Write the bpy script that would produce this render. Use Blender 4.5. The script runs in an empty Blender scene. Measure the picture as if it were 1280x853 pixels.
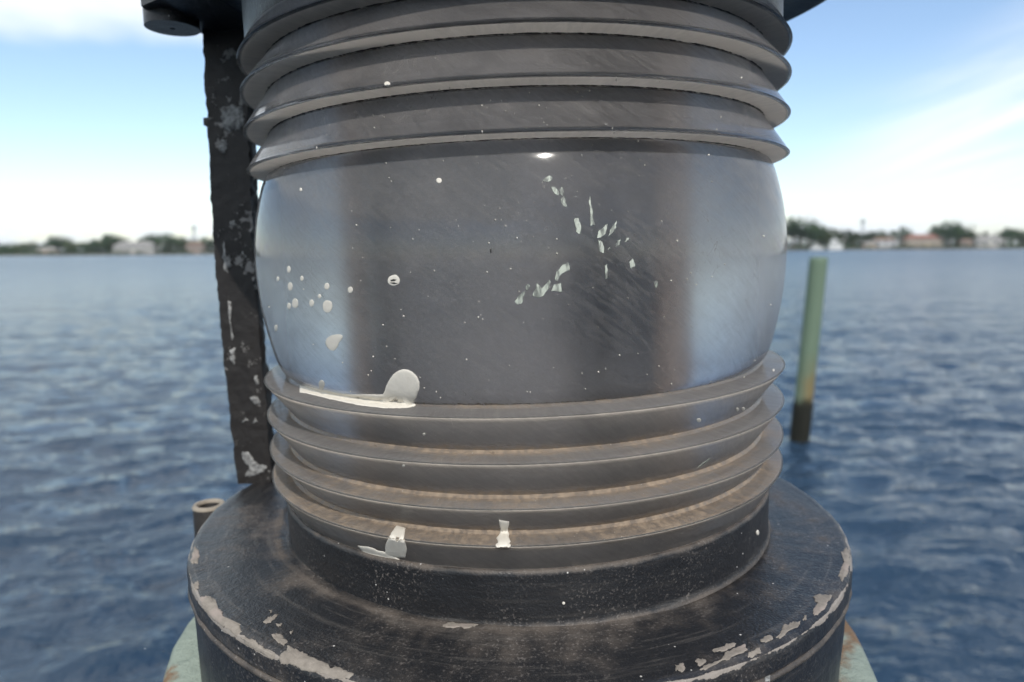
import bpy, bmesh, math, random
import numpy as np
from mathutils import Vector, Matrix, noise
from mathutils.bvhtree import BVHTree
R = math.radians
rnd = random.Random(7)
sc = bpy.context.scene
col = sc.collection
CAMH = 2.6            # eye height over the water, metres
S = 0.30              # lantern unit: distance camera - lantern axis

# ---------------------------------------------------------------- camera
PITCH, ROLL, FPX = 0.13334, -0.00724, 850.0
cr, sr, cp, sp = math.cos(ROLL), math.sin(ROLL), math.cos(PITCH), math.sin(PITCH)
RIGHT = Vector((cr, sr*sp, sr*cp)); UP = Vector((-sr, cr*sp, cr*cp)); FWD = Vector((0, cp, -sp))
CAM = Vector((0, 0, CAMH))
cam_d = bpy.data.cameras.new('camera')
cam = bpy.data.objects.new('camera', cam_d); col.objects.link(cam)
cam.matrix_world = Matrix(((RIGHT.x, UP.x, -FWD.x, 0), (RIGHT.y, UP.y, -FWD.y, 0), (RIGHT.z, UP.z, -FWD.z, CAMH), (0, 0, 0, 1)))
cam_d.sensor_width = 36; cam_d.lens = FPX/1280*36
cam_d.clip_start = 0.01; cam_d.clip_end = 60000
cam_d.dof.use_dof = True; cam_d.dof.focus_distance = 0.205; cam_d.dof.aperture_fstop = 12.0
sc.camera = cam

# ---------------------------------------------------------------- light, sky, exposure
SUN_EL, SUN_AZ = 44.5, 168.3         # azimuth clockwise from +Y (the view direction)
w = bpy.data.worlds.new('World'); sc.world = w; w.use_nodes = True
sun_d = bpy.data.lights.new('sun', 'SUN'); sun_d.energy = 2.3; sun_d.angle = R(0.6); sun_d.color = (1, .95, .88)
sun = bpy.data.objects.new('sun', sun_d); col.objects.link(sun)
sdir = Vector((math.sin(R(SUN_AZ))*math.cos(R(SUN_EL)), math.cos(R(SUN_AZ))*math.cos(R(SUN_EL)), math.sin(R(SUN_EL))))
sun.rotation_euler = sdir.to_track_quat('Z', 'Y').to_euler(); sun.location = (0, -5, 12)
sc.view_settings.view_transform = 'Standard'; sc.view_settings.look = 'None'
sc.view_settings.exposure = 0.45; sc.view_settings.gamma = 1
cy = sc.cycles
cy.use_denoising = True; cy.max_bounces = 10; cy.transmission_bounces = 8; cy.volume_bounces = 0
cy.caustics_refractive = True; cy.caustics_reflective = False; cy.blur_glossy = 0.5
cy.sample_clamp_indirect = 4

class N:
    """small node-tree writer"""
    def __init__(s, tree): s.t = tree; s.n = tree.nodes; s.l = tree.links
    def new(s, typ, **kw):
        n = s.n.new(typ)
        for k, v in kw.items(): setattr(n, k, v)
        return n
    def put(s, sock, v):
        if isinstance(v, bpy.types.NodeSocket): s.l.new(v, sock)
        elif v is not None:
            if hasattr(sock, 'default_value'):
                try: sock.default_value = v
                except Exception: sock.default_value = (*v, 1) if len(v) == 3 else v
    def m(s, op, a, b=None, c=None, clamp=False):
        n = s.new('ShaderNodeMath', operation=op, use_clamp=clamp)
        for i, v in enumerate((a, b, c)):
            if v is not None: s.put(n.inputs[i], v)
        return n.outputs[0]
    def ss(s, v, a, b, lo=0., hi=1.):
        n = s.new('ShaderNodeMapRange', interpolation_type='SMOOTHSTEP')
        for i, q in enumerate((v, a, b, lo, hi)): s.put(n.inputs[i], q)
        return n.outputs[0]
    def noise(s, vec, scale, detail=4, rough=.55, dist=0.):
        n = s.new('ShaderNodeTexNoise'); s.put(n.inputs['Vector'], vec)
        for k, v in (('Scale', scale), ('Detail', detail), ('Roughness', rough), ('Distortion', dist)): s.put(n.inputs[k], v)
        return n.outputs['Fac']
    def vor(s, vec, scale, rand=1.):
        n = s.new('ShaderNodeTexVoronoi'); s.put(n.inputs['Vector'], vec); s.put(n.inputs['Scale'], scale); s.put(n.inputs['Randomness'], rand)
        return n.outputs['Distance'], n.outputs['Color']
    def mapv(s, vec, scale=(1, 1, 1), rot=(0, 0, 0), loc=(0, 0, 0)):
        n = s.new('ShaderNodeMapping'); s.put(n.inputs['Vector'], vec)
        n.inputs['Scale'].default_value = scale; n.inputs['Rotation'].default_value = rot; n.inputs['Location'].default_value = loc
        return n.outputs[0]
    def rs(s, vec, scale, ang_):      # turn first, then stretch: streaks lie along the turned axis
        return s.mapv(s.mapv(vec, rot=(0, 0, ang_)), scale)
    def mix(s, f, a, b):
        n = s.new('ShaderNodeMix', data_type='RGBA')
        s.put(n.inputs[0], f); s.put(n.inputs[6], a); s.put(n.inputs[7], b)
        return n.outputs[2]
    def bump(s, h, strength=.3, dist=.001, nrm=None):
        n = s.new('ShaderNodeBump'); s.put(n.inputs['Height'], h); n.inputs['Strength'].default_value = strength; n.inputs['Distance'].default_value = dist
        if nrm: s.l.new(nrm, n.inputs['Normal'])
        return n.outputs[0]
    def attr(s, name):
        n = s.new('ShaderNodeAttribute', attribute_name=name); return n.outputs['Fac']
    def comb(s, x, y, z):
        n = s.new('ShaderNodeCombineXYZ'); s.put(n.inputs[0], x); s.put(n.inputs[1], y); s.put(n.inputs[2], z); return n.outputs[0]
    def sep(s, v):
        n = s.new('ShaderNodeSeparateXYZ'); s.put(n.inputs[0], v); return n.outputs
def c4(c): return (c[0], c[1], c[2], 1)

def build_world():
    g = N(w.node_tree); g.n.clear()
    sky = g.new('ShaderNodeTexSky', sky_type='NISHITA', sun_disc=False, sun_elevation=R(SUN_EL), sun_rotation=R(SUN_AZ), altitude=0, air_density=1.0, dust_density=.6, ozone_density=1.4)
    tc = g.new('ShaderNodeTexCoord').outputs['Generated']
    nv = g.new('ShaderNodeVectorMath', operation='NORMALIZE'); g.put(nv.inputs[0], tc)
    x, y, z = g.sep(nv.outputs[0])[:3]
    az = g.m('ARCTAN2', x, y); el = g.m('ARCSINE', z)
    # stretched cirrus, rising to the right
    v1 = g.comb(g.m('MULTIPLY', az, 2.2), g.m('SUBTRACT', g.m('MULTIPLY', el, 9.), g.m('MULTIPLY', az, 2.6)), z)
    cir = g.noise(v1, 1.35, 6, .55, .5)
    v2 = g.comb(g.m('MULTIPLY', az, 5.), g.m('MULTIPLY', el, 14.), 3.1)
    cum = g.noise(v2, 1.6, 5, .6, .2)
    # veil: dense near the horizon, thins with height; streaks break it up
    veil = g.ss(el, -.03, .16, .42, 0.)
    veil = g.m('MULTIPLY', veil, g.ss(cir, .34, .62, .35, 1.15))
    # broad sheet to the right
    sheet = g.ss(g.m('SUBTRACT', el, g.m('MULTIPLY', g.m('SUBTRACT', az, .38), .50)), .0, .19, 1., 0.)
    sheet = g.m('MULTIPLY', sheet, g.ss(az, .30, .55))
    wisp = g.noise(g.comb(g.m('MULTIPLY', az, 3.), g.m('SUBTRACT', g.m('MULTIPLY', el, 22.), g.m('MULTIPLY', az, 7.)), 5.), 1.2, 7, .62, .8)
    sheet = g.m('MULTIPLY', sheet, g.m('MULTIPLY', g.ss(cir, .34, .60, .35, 1.), g.ss(wisp, .28, .66, .35, 1.)))
    # bank high on the left with a soft lower edge
    edge = g.m('ADD', el, g.m('MULTIPLY', g.noise(g.comb(g.m('MULTIPLY', az, 5.), g.m('MULTIPLY', el, 9.), 8.), 1., 3, .5), .10))
    bank = g.m('MULTIPLY', g.ss(edge, .285, .335), g.ss(az, -.30, -.42))
    cumm = g.m('MULTIPLY', g.ss(cum, .47, .60), g.ss(el, .085, .03))
    cl = g.m('MAXIMUM', g.m('MAXIMUM', g.m('MULTIPLY', veil, .8), sheet), g.m('MAXIMUM', g.m('MULTIPLY', bank, .95), g.m('MULTIPLY', cumm, .95)), clamp=True)
    # generic scattered cloud over the rest of the sky
    pr = g.comb(g.m('DIVIDE', x, g.m('ADD', z, .12)), g.m('DIVIDE', y, g.m('ADD', z, .12)), 0.)
    gen = g.ss(g.noise(pr, .7, 6, .55, .3), .48, .68, 0., .75)
    gen = g.m('MULTIPLY', gen, g.ss(el, .40, .60))
    cl = g.m('MAXIMUM', cl, gen)
    lp = g.mix(cl, sky.outputs[0], (5.7, 6.05, 6.35, 1))
    bg = g.new('ShaderNodeBackground'); g.put(bg.inputs[0], lp); bg.inputs[1].default_value = .14
    out = g.new('ShaderNodeOutputWorld'); g.l.new(bg.outputs[0], out.inputs[0])
build_world()

# ---------------------------------------------------------------- materials
def mat(name, fn):
    m = bpy.data.materials.new(name); m.use_nodes = True
    g = N(m.node_tree); g.n.clear()
    out = g.new('ShaderNodeOutputMaterial')
    tc = g.new('ShaderNodeTexCoord').outputs['Object']
    r = fn(g, tc)
    g.l.new(r, out.inputs[0]); return m
def pbr(g, colr, rough=.6, nrm=None, metal=0., spec=.5, coat=0., **kw):
    p = g.new('ShaderNodeBsdfPrincipled')
    g.put(p.inputs['Base Color'], c4(colr) if isinstance(colr, tuple) else colr)
    g.put(p.inputs['Roughness'], rough); g.put(p.inputs['Metallic'], metal); g.put(p.inputs['Specular IOR Level'], spec); g.put(p.inputs['Coat Weight'], coat)
    if nrm: g.l.new(nrm, p.inputs['Normal'])
    for k, v in kw.items(): g.put(p.inputs[k], v)
    return p.outputs[0]

def f_lens(g, tc):
    dust = g.attr('dust'); grime = g.attr('grime')
    x, y, z = g.sep(tc)[:3]
    ang = g.m('ARCTAN2', x, g.m('MULTIPLY', y, -1.))
    rad = g.m('SQRT', g.m('ADD', g.m('MULTIPLY', x, x), g.m('MULTIPLY', y, y)))
    cyl = g.comb(g.m('MULTIPLY', ang, .11), z, rad)
    n1 = g.noise(cyl, 45, 6, .6); n2 = g.noise(cyl, 420, 3, .6); n3 = g.noise(g.rs(cyl, (1, 4, 1), .5), 130, 5, .7, .6)
    # wet-looking smears: long faint diagonal wipes
    n4 = g.noise(g.rs(cyl, (1.2, 9, 1), -.45), 60, 6, .65, .3)
    film = g.m('ADD', g.m('MULTIPLY', g.ss(n1, .3, .75), .17), g.m('MULTIPLY', g.ss(n3, .45, .75), .07))
    film = g.m('ADD', film, g.m('MULTIPLY', g.ss(n4, .5, .72), .05))
    wipe = g.noise(g.rs(cyl, (1, 7, 1), .62), 95, 5, .7, .5)
    spot = g.m('MULTIPLY', g.ss(g.m('ABSOLUTE', g.m('SUBTRACT', ang, .30)), .33, .05), g.ss(g.m('ABSOLUTE', g.m('SUBTRACT', z, .17)), .032, .008))
    film = g.m('ADD', film, g.m('MULTIPLY', g.m('MULTIPLY', spot, g.ss(wipe, .42, .58)), -.26))
    film = g.m('ADD', film, g.m('MULTIPLY', g.m('SUBTRACT', g.ss(wipe, .3, .7), .5), .12))
    sn = g.noise(g.rs(cyl, (1, 3.2, 1), .75), 55, 2, .5, 1.2); sn2 = g.noise(g.rs(cyl, (1, 4, 1), -1.1), 48, 2, .5, .8)
    scr = g.m('ADD', g.ss(g.m('ABSOLUTE', g.m('SUBTRACT', sn, .5)), .0035, .0), g.ss(g.m('ABSOLUTE', g.m('SUBTRACT', sn2, .47)), .003, .0))
    scr = g.m('MULTIPLY', scr, g.ss(g.noise(cyl, 24, 3), .5, .66))
    film = g.m('ADD', film, g.m('MULTIPLY', scr, .34))
    film = g.m('MULTIPLY', g.m('ADD', film, g.m('ADD', .10, g.m('MULTIPLY', g.attr('film'), .25))), g.ss(g.attr('inner'), 0., 1., 1., .2))
    nb = g.noise(cyl, 14, 4, .6)
    d = g.ss(g.m('ADD', g.m('MULTIPLY', dust, g.ss(nb, .3, .7, .75, 1.25)), g.m('MULTIPLY', g.m('SUBTRACT', g.m('ADD', g.m('MULTIPLY', n1, .5), g.m('MULTIPLY', n3, .5)), .5), 1.5)), .25, 1.0)
    d = g.m('MULTIPLY', d, g.ss(n2, .25, .6, .6, 1.))
    gr = g.ss(g.m('ADD', grime, g.m('MULTIPLY', g.m('SUBTRACT', n3, .5), 1.6)), .5, .7)
    sv, _ = g.vor(cyl, 520); speck = g.m('MULTIPLY', g.ss(sv, .10, .06), g.ss(g.noise(cyl, 260, 1), .56, .6))
    colr = g.mix(d, (.20, .187, .180, 1), g.mix(n2, (.16, .115, .08, 1), (.36, .29, .22, 1)))
    colr = g.mix(g.m('MULTIPLY', gr, .8), colr, g.mix(g.ss(z, .10, .16), (.10, .07, .045, 1), (.035, .025, .02, 1)))
    colr = g.mix(speck, colr, (.6, .58, .52, 1))
    cover = g.m('MAXIMUM', g.m('MAXIMUM', film, g.m('MULTIPLY', d, .93)), g.m('MAXIMUM', g.m('MULTIPLY', gr, .85), g.m('MULTIPLY', speck, .8)), clamp=True)
    bmp = g.bump(g.m('ADD', g.m('MULTIPLY', n2, d), g.m('MULTIPLY', n3, .12)), .25, .0003)
    rough = g.m('ADD', g.m('ADD', .03, g.m('MULTIPLY', g.attr('inner'), .23)), g.m('MULTIPLY', n3, g.m('MULTIPLY', g.ss(g.attr('film'), -.1, .1), .10)))
    glass = pbr(g, (.93, .94, .96), rough, bmp, **{'Transmission Weight': 1., 'IOR': 1.49})
    dirt = pbr(g, colr, .75, bmp, spec=.2)
    tl = g.new('ShaderNodeBsdfTranslucent'); tl.inputs[0].default_value = (.86, .81, .75, 1)
    m2 = g.new('ShaderNodeMixShader'); g.put(m2.inputs[0], g.m('MULTIPLY', g.attr('trans'), g.m('SUBTRACT', 1., g.m('MAXIMUM', d, gr)))); g.l.new(dirt, m2.inputs[1]); g.l.new(tl.outputs[0], m2.inputs[2]); dirt = m2.outputs[0]
    mx = g.new('ShaderNodeMixShader'); g.put(mx.inputs[0], cover); g.l.new(glass, mx.inputs[1]); g.l.new(dirt, mx.inputs[2])
    return mx.outputs[0]
def f_blackpaint(g, tc):
    d = g.attr('dust')
    n1 = g.noise(tc, 28, 6, .6); n2 = g.noise(tc, 1100, 2, .6); n3 = g.noise(tc, 110, 6, .7); n4 = g.noise(tc, 9, 4, .6)
    k = g.ss(g.m('ADD', g.m('MULTIPLY', d, .8), g.m('MULTIPLY', g.ss(d, 0., .35, .35, 1.), g.m('ADD', g.m('MULTIPLY', g.m('SUBTRACT', n1, .5), 1.4), g.m('MULTIPLY', g.m('SUBTRACT', n3, .5), .9)))), .15, .95)
    k = g.m('MULTIPLY', k, g.ss(n3, .2, .65, .55, 1.))
    colr = g.mix(n4, (.009, .009, .010, 1), (.019, .020, .023, 1))
    colr = g.mix(g.m('MULTIPLY', k, .85), colr, g.mix(n3, (.085, .068, .055, 1), (.15, .125, .105, 1)))
    x, y, z = g.sep(tc)[:3]; ang = g.m('ARCTAN2', x, g.m('MULTIPLY', y, -1.)); rad = g.m('SQRT', g.m('ADD', g.m('MULTIPLY', x, x), g.m('MULTIPLY', y, y)))
    br = g.noise(g.comb(g.m('MULTIPLY', ang, 3.5), g.m('MULTIPLY', rad, 420.), g.m('MULTIPLY', z, 420.)), 1., 4, .65, .4)
    k = g.m('MULTIPLY', k, g.ss(br, .3, .65, .55, 1.15))
    colr = g.mix(g.m('MULTIPLY', g.ss(br, .5, .7), g.ss(d, 0., .3, .12, .35)), colr, (.11, .10, .09, 1))
    sp = g.m('MULTIPLY', g.ss(n2, .55, .72), g.ss(n1, .38, .62, .0, .7))
    colr = g.mix(sp, colr, (.19, .17, .155, 1))
    sv, _ = g.vor(tc, 330); sk = g.m('MULTIPLY', g.ss(sv, .13, .08), g.ss(g.noise(tc, 170, 1), .62, .66))
    colr = g.mix(sk, colr, (.5, .48, .45, 1))
    rn = g.m('ADD', g.m('MULTIPLY', g.noise(tc, 75, 5, .7), .6), g.m('MULTIPLY', g.noise(tc, 16, 2), .5))
    rim = g.ss(g.m('ADD', g.m('MULTIPLY', g.attr('rim'), .40), rn), .885, .91)
    colr = g.mix(rim, colr, g.mix(n3, (.12, .10, .085, 1), (.36, .32, .28, 1)))
    b = g.bump(n2, .35, .0005); b = g.bump(n3, .45, .0014, b); b = g.bump(g.m('SUBTRACT', 1., rim), .8, .0005, b)
    return pbr(g, colr, g.ss(k, 0, 1, .36, .72), b, spec=.45)
def f_barpaint(g, tc):
    n1 = g.noise(tc, 55, 6, .7); n3 = g.noise(tc, 260, 5, .7); n4 = g.noise(tc, 18, 3)
    colr = g.mix(n4, (.010, .009, .009, 1), (.026, .022, .020, 1))
    k = g.ss(g.m('ADD', n1, g.m('MULTIPLY', g.m('SUBTRACT', n3, .5), .7)), .62, .68)
    colr = g.mix(k, colr, g.mix(n3, (.10, .095, .09, 1), (.26, .25, .24, 1)))
    b = g.bump(n3, .5, .001); b = g.bump(g.m('SUBTRACT', 1., k), .7, .0012, b)
    return pbr(g, colr, .55, b, spec=.35)
def f_chip(g, tc):
    n = g.noise(tc, 300, 5, .7); n2 = g.noise(tc, 90, 3)
    colr = g.mix(n, (.10, .085, .07, 1), (.36, .32, .275, 1)); colr = g.mix(g.ss(n2, .5, .7), colr, (.30, .25, .22, 1))
    return pbr(g, colr, .7, g.bump(n, .5, .0006), spec=.3)
def f_greychip(g, tc):
    n = g.noise(tc, 380, 5, .8)
    return pbr(g, g.mix(g.ss(n, .35, .65), (.09, .09, .09, 1), (.36, .36, .35, 1)), .75, g.bump(n, .7, .0008), spec=.2)
def f_paint(g, tc):
    n = g.noise(tc, 500, 4, .6)
    return pbr(g, g.mix(n, (.56, .52, .45, 1), (.70, .66, .585, 1)), .5, g.bump(n, .3, .0004), spec=.4)
def f_scuff(g, tc):
    n = g.noise(g.mapv(tc, (1, 1, .25)), 900, 4, .7)
    return pbr(g, g.mix(g.ss(n, .4, .6), (.15, .16, .145, 1), (.46, .49, .42, 1)), .6, spec=.3)
def f_dirt(g, tc): return pbr(g, (.03, .028, .026), .8)
def flat(colr, rough=.7, metal=0., spec=.4, ns=None, var=.35, bump=0.):
    def f(g, tc):
        cc = c4(colr); nr = None
        if ns:
            n = g.noise(tc, ns, 5, .6)
            cc = g.mix(n, c4(tuple(v*(1-var) for v in colr)), c4(tuple(min(.95, v*(1+var)) for v in colr)))
            if bump: nr = g.bump(n, .6, bump)
        return pbr(g, cc, rough, nr, metal, spec)
    return f
def f_pile(g, tc):
    x, y, z = g.sep(tc)[:3]
    gv = g.mapv(tc, (1, 1, .07)); n = g.noise(gv, 160, 6, .7); n2 = g.noise(tc, 22, 5, .6)
    colr = g.mix(n, (.17, .21, .18, 1), (.36, .41, .35, 1))
    colr = g.mix(g.ss(n2, .52, .60), colr, (.20, .13, .08, 1))
    colr = g.mix(g.ss(z, -.9, -1.3), colr, (.02, .022, .016, 1))
    return pbr(g, colr, .85, g.bump(n, .8, .003), spec=.2)
def f_marker(g, tc):
    x, y, z = g.sep(tc)[:3]
    gv = g.mapv(tc, (1, 1, .06)); n = g.noise(gv, 22, 6, .7); n2 = g.noise(tc, 3.5, 5, .6)
    zz = g.m('ADD', z, g.m('MULTIPLY', g.m('SUBTRACT', n2, .5), .8))
    colr = g.mix(n, (.085, .135, .095, 1), (.17, .225, .16, 1))
    rust = g.mix(n, (.13, .10, .045, 1), (.23, .19, .10, 1))
    colr = g.mix(g.m('MULTIPLY', g.ss(zz, 1.25, .75), g.ss(x, -.10, .06)), colr, rust)
    colr = g.mix(g.ss(zz, .72, .52), colr, g.mix(n, (.006, .007, .006, 1), (.022, .022, .016, 1)))
    return pbr(g, colr, .8, g.bump(n, .8, .01), spec=.25)
def f_water(g, tc):
    x, y, z = g.sep(tc)[:3]
    n0 = g.noise(g.mapv(tc, (1, 2.1, 1), (0, 0, .2)), 1.25, 4, .5, .5)
    n1 = g.noise(g.mapv(tc, (1, 1.5, 1), (0, 0, -.2)), 4.2, 4, .6, .3)
    n2 = g.noise(tc, 17, 3, .6)
    n3 = g.noise(g.mapv(tc, (1, 2.5, 1)), .16, 3, .5)
    b = g.bump(n0, 1., .16); b = g.bump(n1, 1., .05, b); b = g.bump(n2, 1., .009, b); b = g.bump(n3, 1., .5, b)
    dist = g.m('SQRT', g.m('ADD', g.m('MULTIPLY', x, x), g.m('MULTIPLY', y, y)))
    # wavelets too small to resolve far out act as roughness
    rough = g.ss(g.m('LOGARITHM', dist, 10.), .9, 2.4, .05, .26)
    return pbr(g, (.021, .042, .072), rough, b, spec=.5, IOR=1.333)
def f_leaf(c1, c2):
    def f(g, tc):
        n = g.noise(tc, .9, 4, .6); r_ = g.new('ShaderNodeObjectInfo').outputs['Random']
        colr = g.mix(n, c4(c1), c4(c2)); colr = g.mix(g.m('MULTIPLY', r_, .4), colr, (.045, .06, .02, 1))
        return pbr(g, colr, .7, spec=.2)
    return f
M = {k: mat(k, f) for k, f in dict(
    clear_plastic=f_lens, black_paint=f_blackpaint, bar_paint=f_barpaint, chipped_metal=f_chip, grey_chip=f_greychip,
    white_paint=f_paint, scuff=f_scuff, dirt=f_dirt, pile_wood=f_pile, marker_wood=f_marker, water=f_water,
    socket=flat((.03, .03, .035), .6, ns=80), sleeve=flat((.25, .235, .235), .7, ns=50), brown_rod=flat((.34, .25, .20), .7, 0., ns=60), bulb_glass=flat((.5, .5, .5), .2),
    rim_metal=flat((.30, .26, .21), .8, ns=260, bump=.001), leaf_dark=f_leaf((.018, .040, .016), (.045, .085, .030)),
    leaf_olive=f_leaf((.040, .065, .020), (.085, .11, .040)), leaf_palm=f_leaf((.035, .06, .02), (.08, .11, .045)),
    bark=flat((.12, .09, .065), .9, ns=3), land=flat((.10, .11, .055), .95, ns=.1), sand=flat((.42, .37, .29), .95, ns=.2),
    seawall=flat((.22, .20, .18), .9, ns=.4), cream_wall=flat((.34, .29, .23), .8, ns=.5, var=.1), white_wall=flat((.38, .37, .35), .8, ns=.5, var=.1),
    grey_wall=flat((.45, .45, .46), .8, ns=.5, var=.15), pink_wall=flat((.26, .21, .18), .8, ns=.5, var=.1),
    red_roof=flat((.22, .11, .085), .8, ns=1.), grey_roof=flat((.26, .25, .24), .8, ns=1.), brown_roof=flat((.17, .12, .09), .8, ns=1.),
    window=flat((.05, .06, .08), .1), door=flat((.12, .07, .04), .5), boat_white=flat((.66, .66, .64), .3), boat_blue=flat((.06, .09, .16), .3),
    steel=flat((.42, .44, .46), .5, .6), dock_wood=flat((.24, .20, .16), .9, ns=14, bump=.004)).items()}

# ---------------------------------------------------------------- object helpers
def tag(o, label=None, cat=None, group=None, kind=None):
    if label: o['label'] = label
    if cat: o['category'] = cat
    if group: o['group'] = group
    if kind: o['kind'] = kind
    return o
def empty(name, loc, label, cat, group=None):
    o = bpy.data.objects.new(name, None); col.objects.link(o); o.location = loc; o.empty_display_size = .05
    return tag(o, label, cat, group)
def mk(name, verts, faces, m, parent=None, smooth=True, sharp=None, loc=None, attrs=None):
    me = bpy.data.meshes.new(name); me.from_pydata([tuple(v) for v in verts], [], faces); me.update()
    if m: me.materials.append(M[m])
    if smooth:
        me.shade_smooth()
        if sharp: me.set_sharp_from_angle(angle=R(sharp))
    for k, vals in (attrs or {}).items():
        a = me.attributes.new(k, 'FLOAT', 'POINT'); a.data.foreach_set('value', [float(v) for v in vals])
    o = bpy.data.objects.new(name, me); col.objects.link(o)
    if parent: o.parent = parent
    if loc is not None: o.location = loc
    return o
class MB:
    def __init__(s): s.v = []; s.f = []
    def add(s, v, f):
        k = len(s.v); s.v += [tuple(q) for q in v]; s.f += [tuple(i+k for i in q) for q in f]; return s
    def box(s, c, d, rz=0.):
        cx, cy_, cz = c; hx, hy, hz = d[0]/2, d[1]/2, d[2]/2
        ca, sa = math.cos(rz), math.sin(rz)
        v = [(cx+x*ca-y*sa, cy_+x*sa+y*ca, cz+z) for z in (-hz, hz) for x, y in ((-hx, -hy), (hx, -hy), (hx, hy), (-hx, hy))]
        return s.add(v, [(3, 2, 1, 0), (4, 5, 6, 7), (0, 1, 5, 4), (1, 2, 6, 5), (2, 3, 7, 6), (3, 0, 4, 7)])
    def tube(s, p, q, r1, r2=None, n=8, cap=True):
        r2 = r1 if r2 is None else r2; p = Vector(p); q = Vector(q); e = (q-p).normalized()
        a = e.orthogonal().normalized(); b = e.cross(a); v = []
        for c, r in ((p, r1), (q, r2)):
            for i in range(n):
                t = 2*math.pi*i/n; v.append(c+a*(r*math.cos(t))+b*(r*math.sin(t)))
        f = [(i, (i+1) % n, n+(i+1) % n, n+i) for i in range(n)]
        if cap: f += [tuple(reversed(range(n))), tuple(range(n, 2*n))]
        return s.add(v, f)
    def prism(s, poly, y0, y1):       # polygon in xz, extruded along y
        n = len(poly); v = [(x, y0, z) for x, z in poly]+[(x, y1, z) for x, z in poly]
        f = [tuple(range(n)), tuple(reversed(range(n, 2*n)))]+[(i, n+i, n+(i+1) % n, (i+1) % n) for i in range(n)]
        return s.add(v, f)
    def build(s, name, m, parent=None, smooth=False, sharp=35, loc=None):
        return mk(name, s.v, s.f, m, parent, smooth, sharp, loc)

# ---------------------------------------------------------------- water, land
def ring_sheet(name, m, z, r0, r1, nr, na, hf=None):
    rs = [r0*(r1/r0)**(i/nr) for i in range(nr+1)]
    v = [(0, 0, z)]; f = []
    for r in rs:
        for j in range(na):
            t = 2*math.pi*j/na; v.append((r*math.sin(t), r*math.cos(t), z+(hf(r, t) if hf else 0)))
    for j in range(na): f.append((0, 1+(j+1) % na, 1+j))
    for i in range(nr):
        for j in range(na):
            a = 1+i*na; b = a+na; j2 = (j+1) % na
            f.append((a+j, a+j2, b+j2, b+j))
    return mk(name, v, f, m)
def water_sheet():
    r = np.random.RandomState(3)
    az = np.concatenate([np.linspace(-.90, .90, 600), np.linspace(.90, 2*np.pi-.90, 90)[1:-1]])
    rs = np.concatenate([np.linspace(.2, 2.2, 8)[:-1], 2.2*(95/2.2)**(np.arange(600)/600.), 95*(9000/95.)**(np.arange(27)/26.)])
    Rr, A = np.meshgrid(rs, az, indexing='ij'); X = Rr*np.sin(A); Y = Rr*np.cos(A); Z = np.zeros_like(X)
    for k in range(90):
        lam = .15*(1.5/.15)**r.rand(); th_ = -np.pi/2+r.normal(0, .55)+.25; K = 2*np.pi/lam
        amp = .0058*lam**.80*r.uniform(.5, 1.3)
        att = np.clip((lam/(Rr*.0063)-2.6)/3, 0, 1)          # waves the mesh cannot carry fade out
        env = .6+.4*np.sin(X*r.uniform(.2, .6)+Y*r.uniform(.2, .6)+r.uniform(0, 6.28))
        ph = K*(X*np.cos(th_)+Y*np.sin(th_))+r.uniform(0, 6.28)+.8*np.sin(X*.7+k)+.8*np.sin(Y*.5+2*k)
        Z += amp*env*att*(np.sin(ph)+.22*np.sin(2*ph+1.57))
    n = len(az); m = len(rs)
    co = np.stack([X, Y, Z], -1).reshape(-1, 3)
    I, J = np.meshgrid(np.arange(m-1), np.arange(n), indexing='ij'); J2 = (J+1) % n
    q = np.stack([I*n+J, I*n+J2, (I+1)*n+J2, (I+1)*n+J], -1).reshape(-1, 4)[:, ::-1]
    me = bpy.data.meshes.new('water'); me.vertices.add(len(co)); me.vertices.foreach_set('co', co.ravel())
    me.loops.add(q.size); me.loops.foreach_set('vertex_index', q.ravel().astype(np.int32))
    me.polygons.add(len(q)); me.polygons.foreach_set('loop_start', (np.arange(len(q))*4).astype(np.int32))
    try: me.polygons.foreach_set('loop_total', np.full(len(q), 4, np.int32))
    except Exception: pass
    me.update(calc_edges=True); me.validate(); me.shade_smooth(); me.materials.append(M['water'])
    o = bpy.data.objects.new('water', me); col.objects.link(o); return o
tag(water_sheet(), 'rippled blue grey bay water', kind='structure')
tag(ring_sheet('seabed', 'sand', -4.0, 1, 9000, 12, 48), 'sand under the water', kind='structure')
SH = 700.0
def shore_strip(name, m, prof):
    """prof: list of (dist beyond shore, height); strip runs across the view"""
    v = []; f = []; n = 140; k = len(prof)
    for i in range(n+1):
        x = -1500+3000*i/n
        off = 14*math.sin(x*.006)+8*math.sin(x*.017+1)
        for d, h in prof: v.append((x, SH+off+d, h+(.5*noise.noise(Vector((x*.02, d*.02, 0))) if h > 1.2 and d > 30 else 0)))
    for i in range(n):
        for j in range(k-1): a = i*k+j; f.append((a, a+k, a+k+1, a+1))
    return mk(name, v, f, m, smooth=False)
tag(shore_strip('seawall', 'seawall', [(0, -4.2), (0, 1.0), (.6, 1.0), (.6, -4.2)]), 'low pale seawall along the far shore', 'seawall', kind='structure')
tag(shore_strip('shore_land', 'land', [(.7, -3), (.7, .9), (30, 1.6), (200, 3.0), (700, 4.0), (2600, 4)]), 'green land of the far shore', kind='structure')
def shore_y(x): return SH+14*math.sin(x*.006)+8*math.sin(x*.017+1)
def xpix(px, d): return (px-640)/FPX*d*1.004

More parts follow.
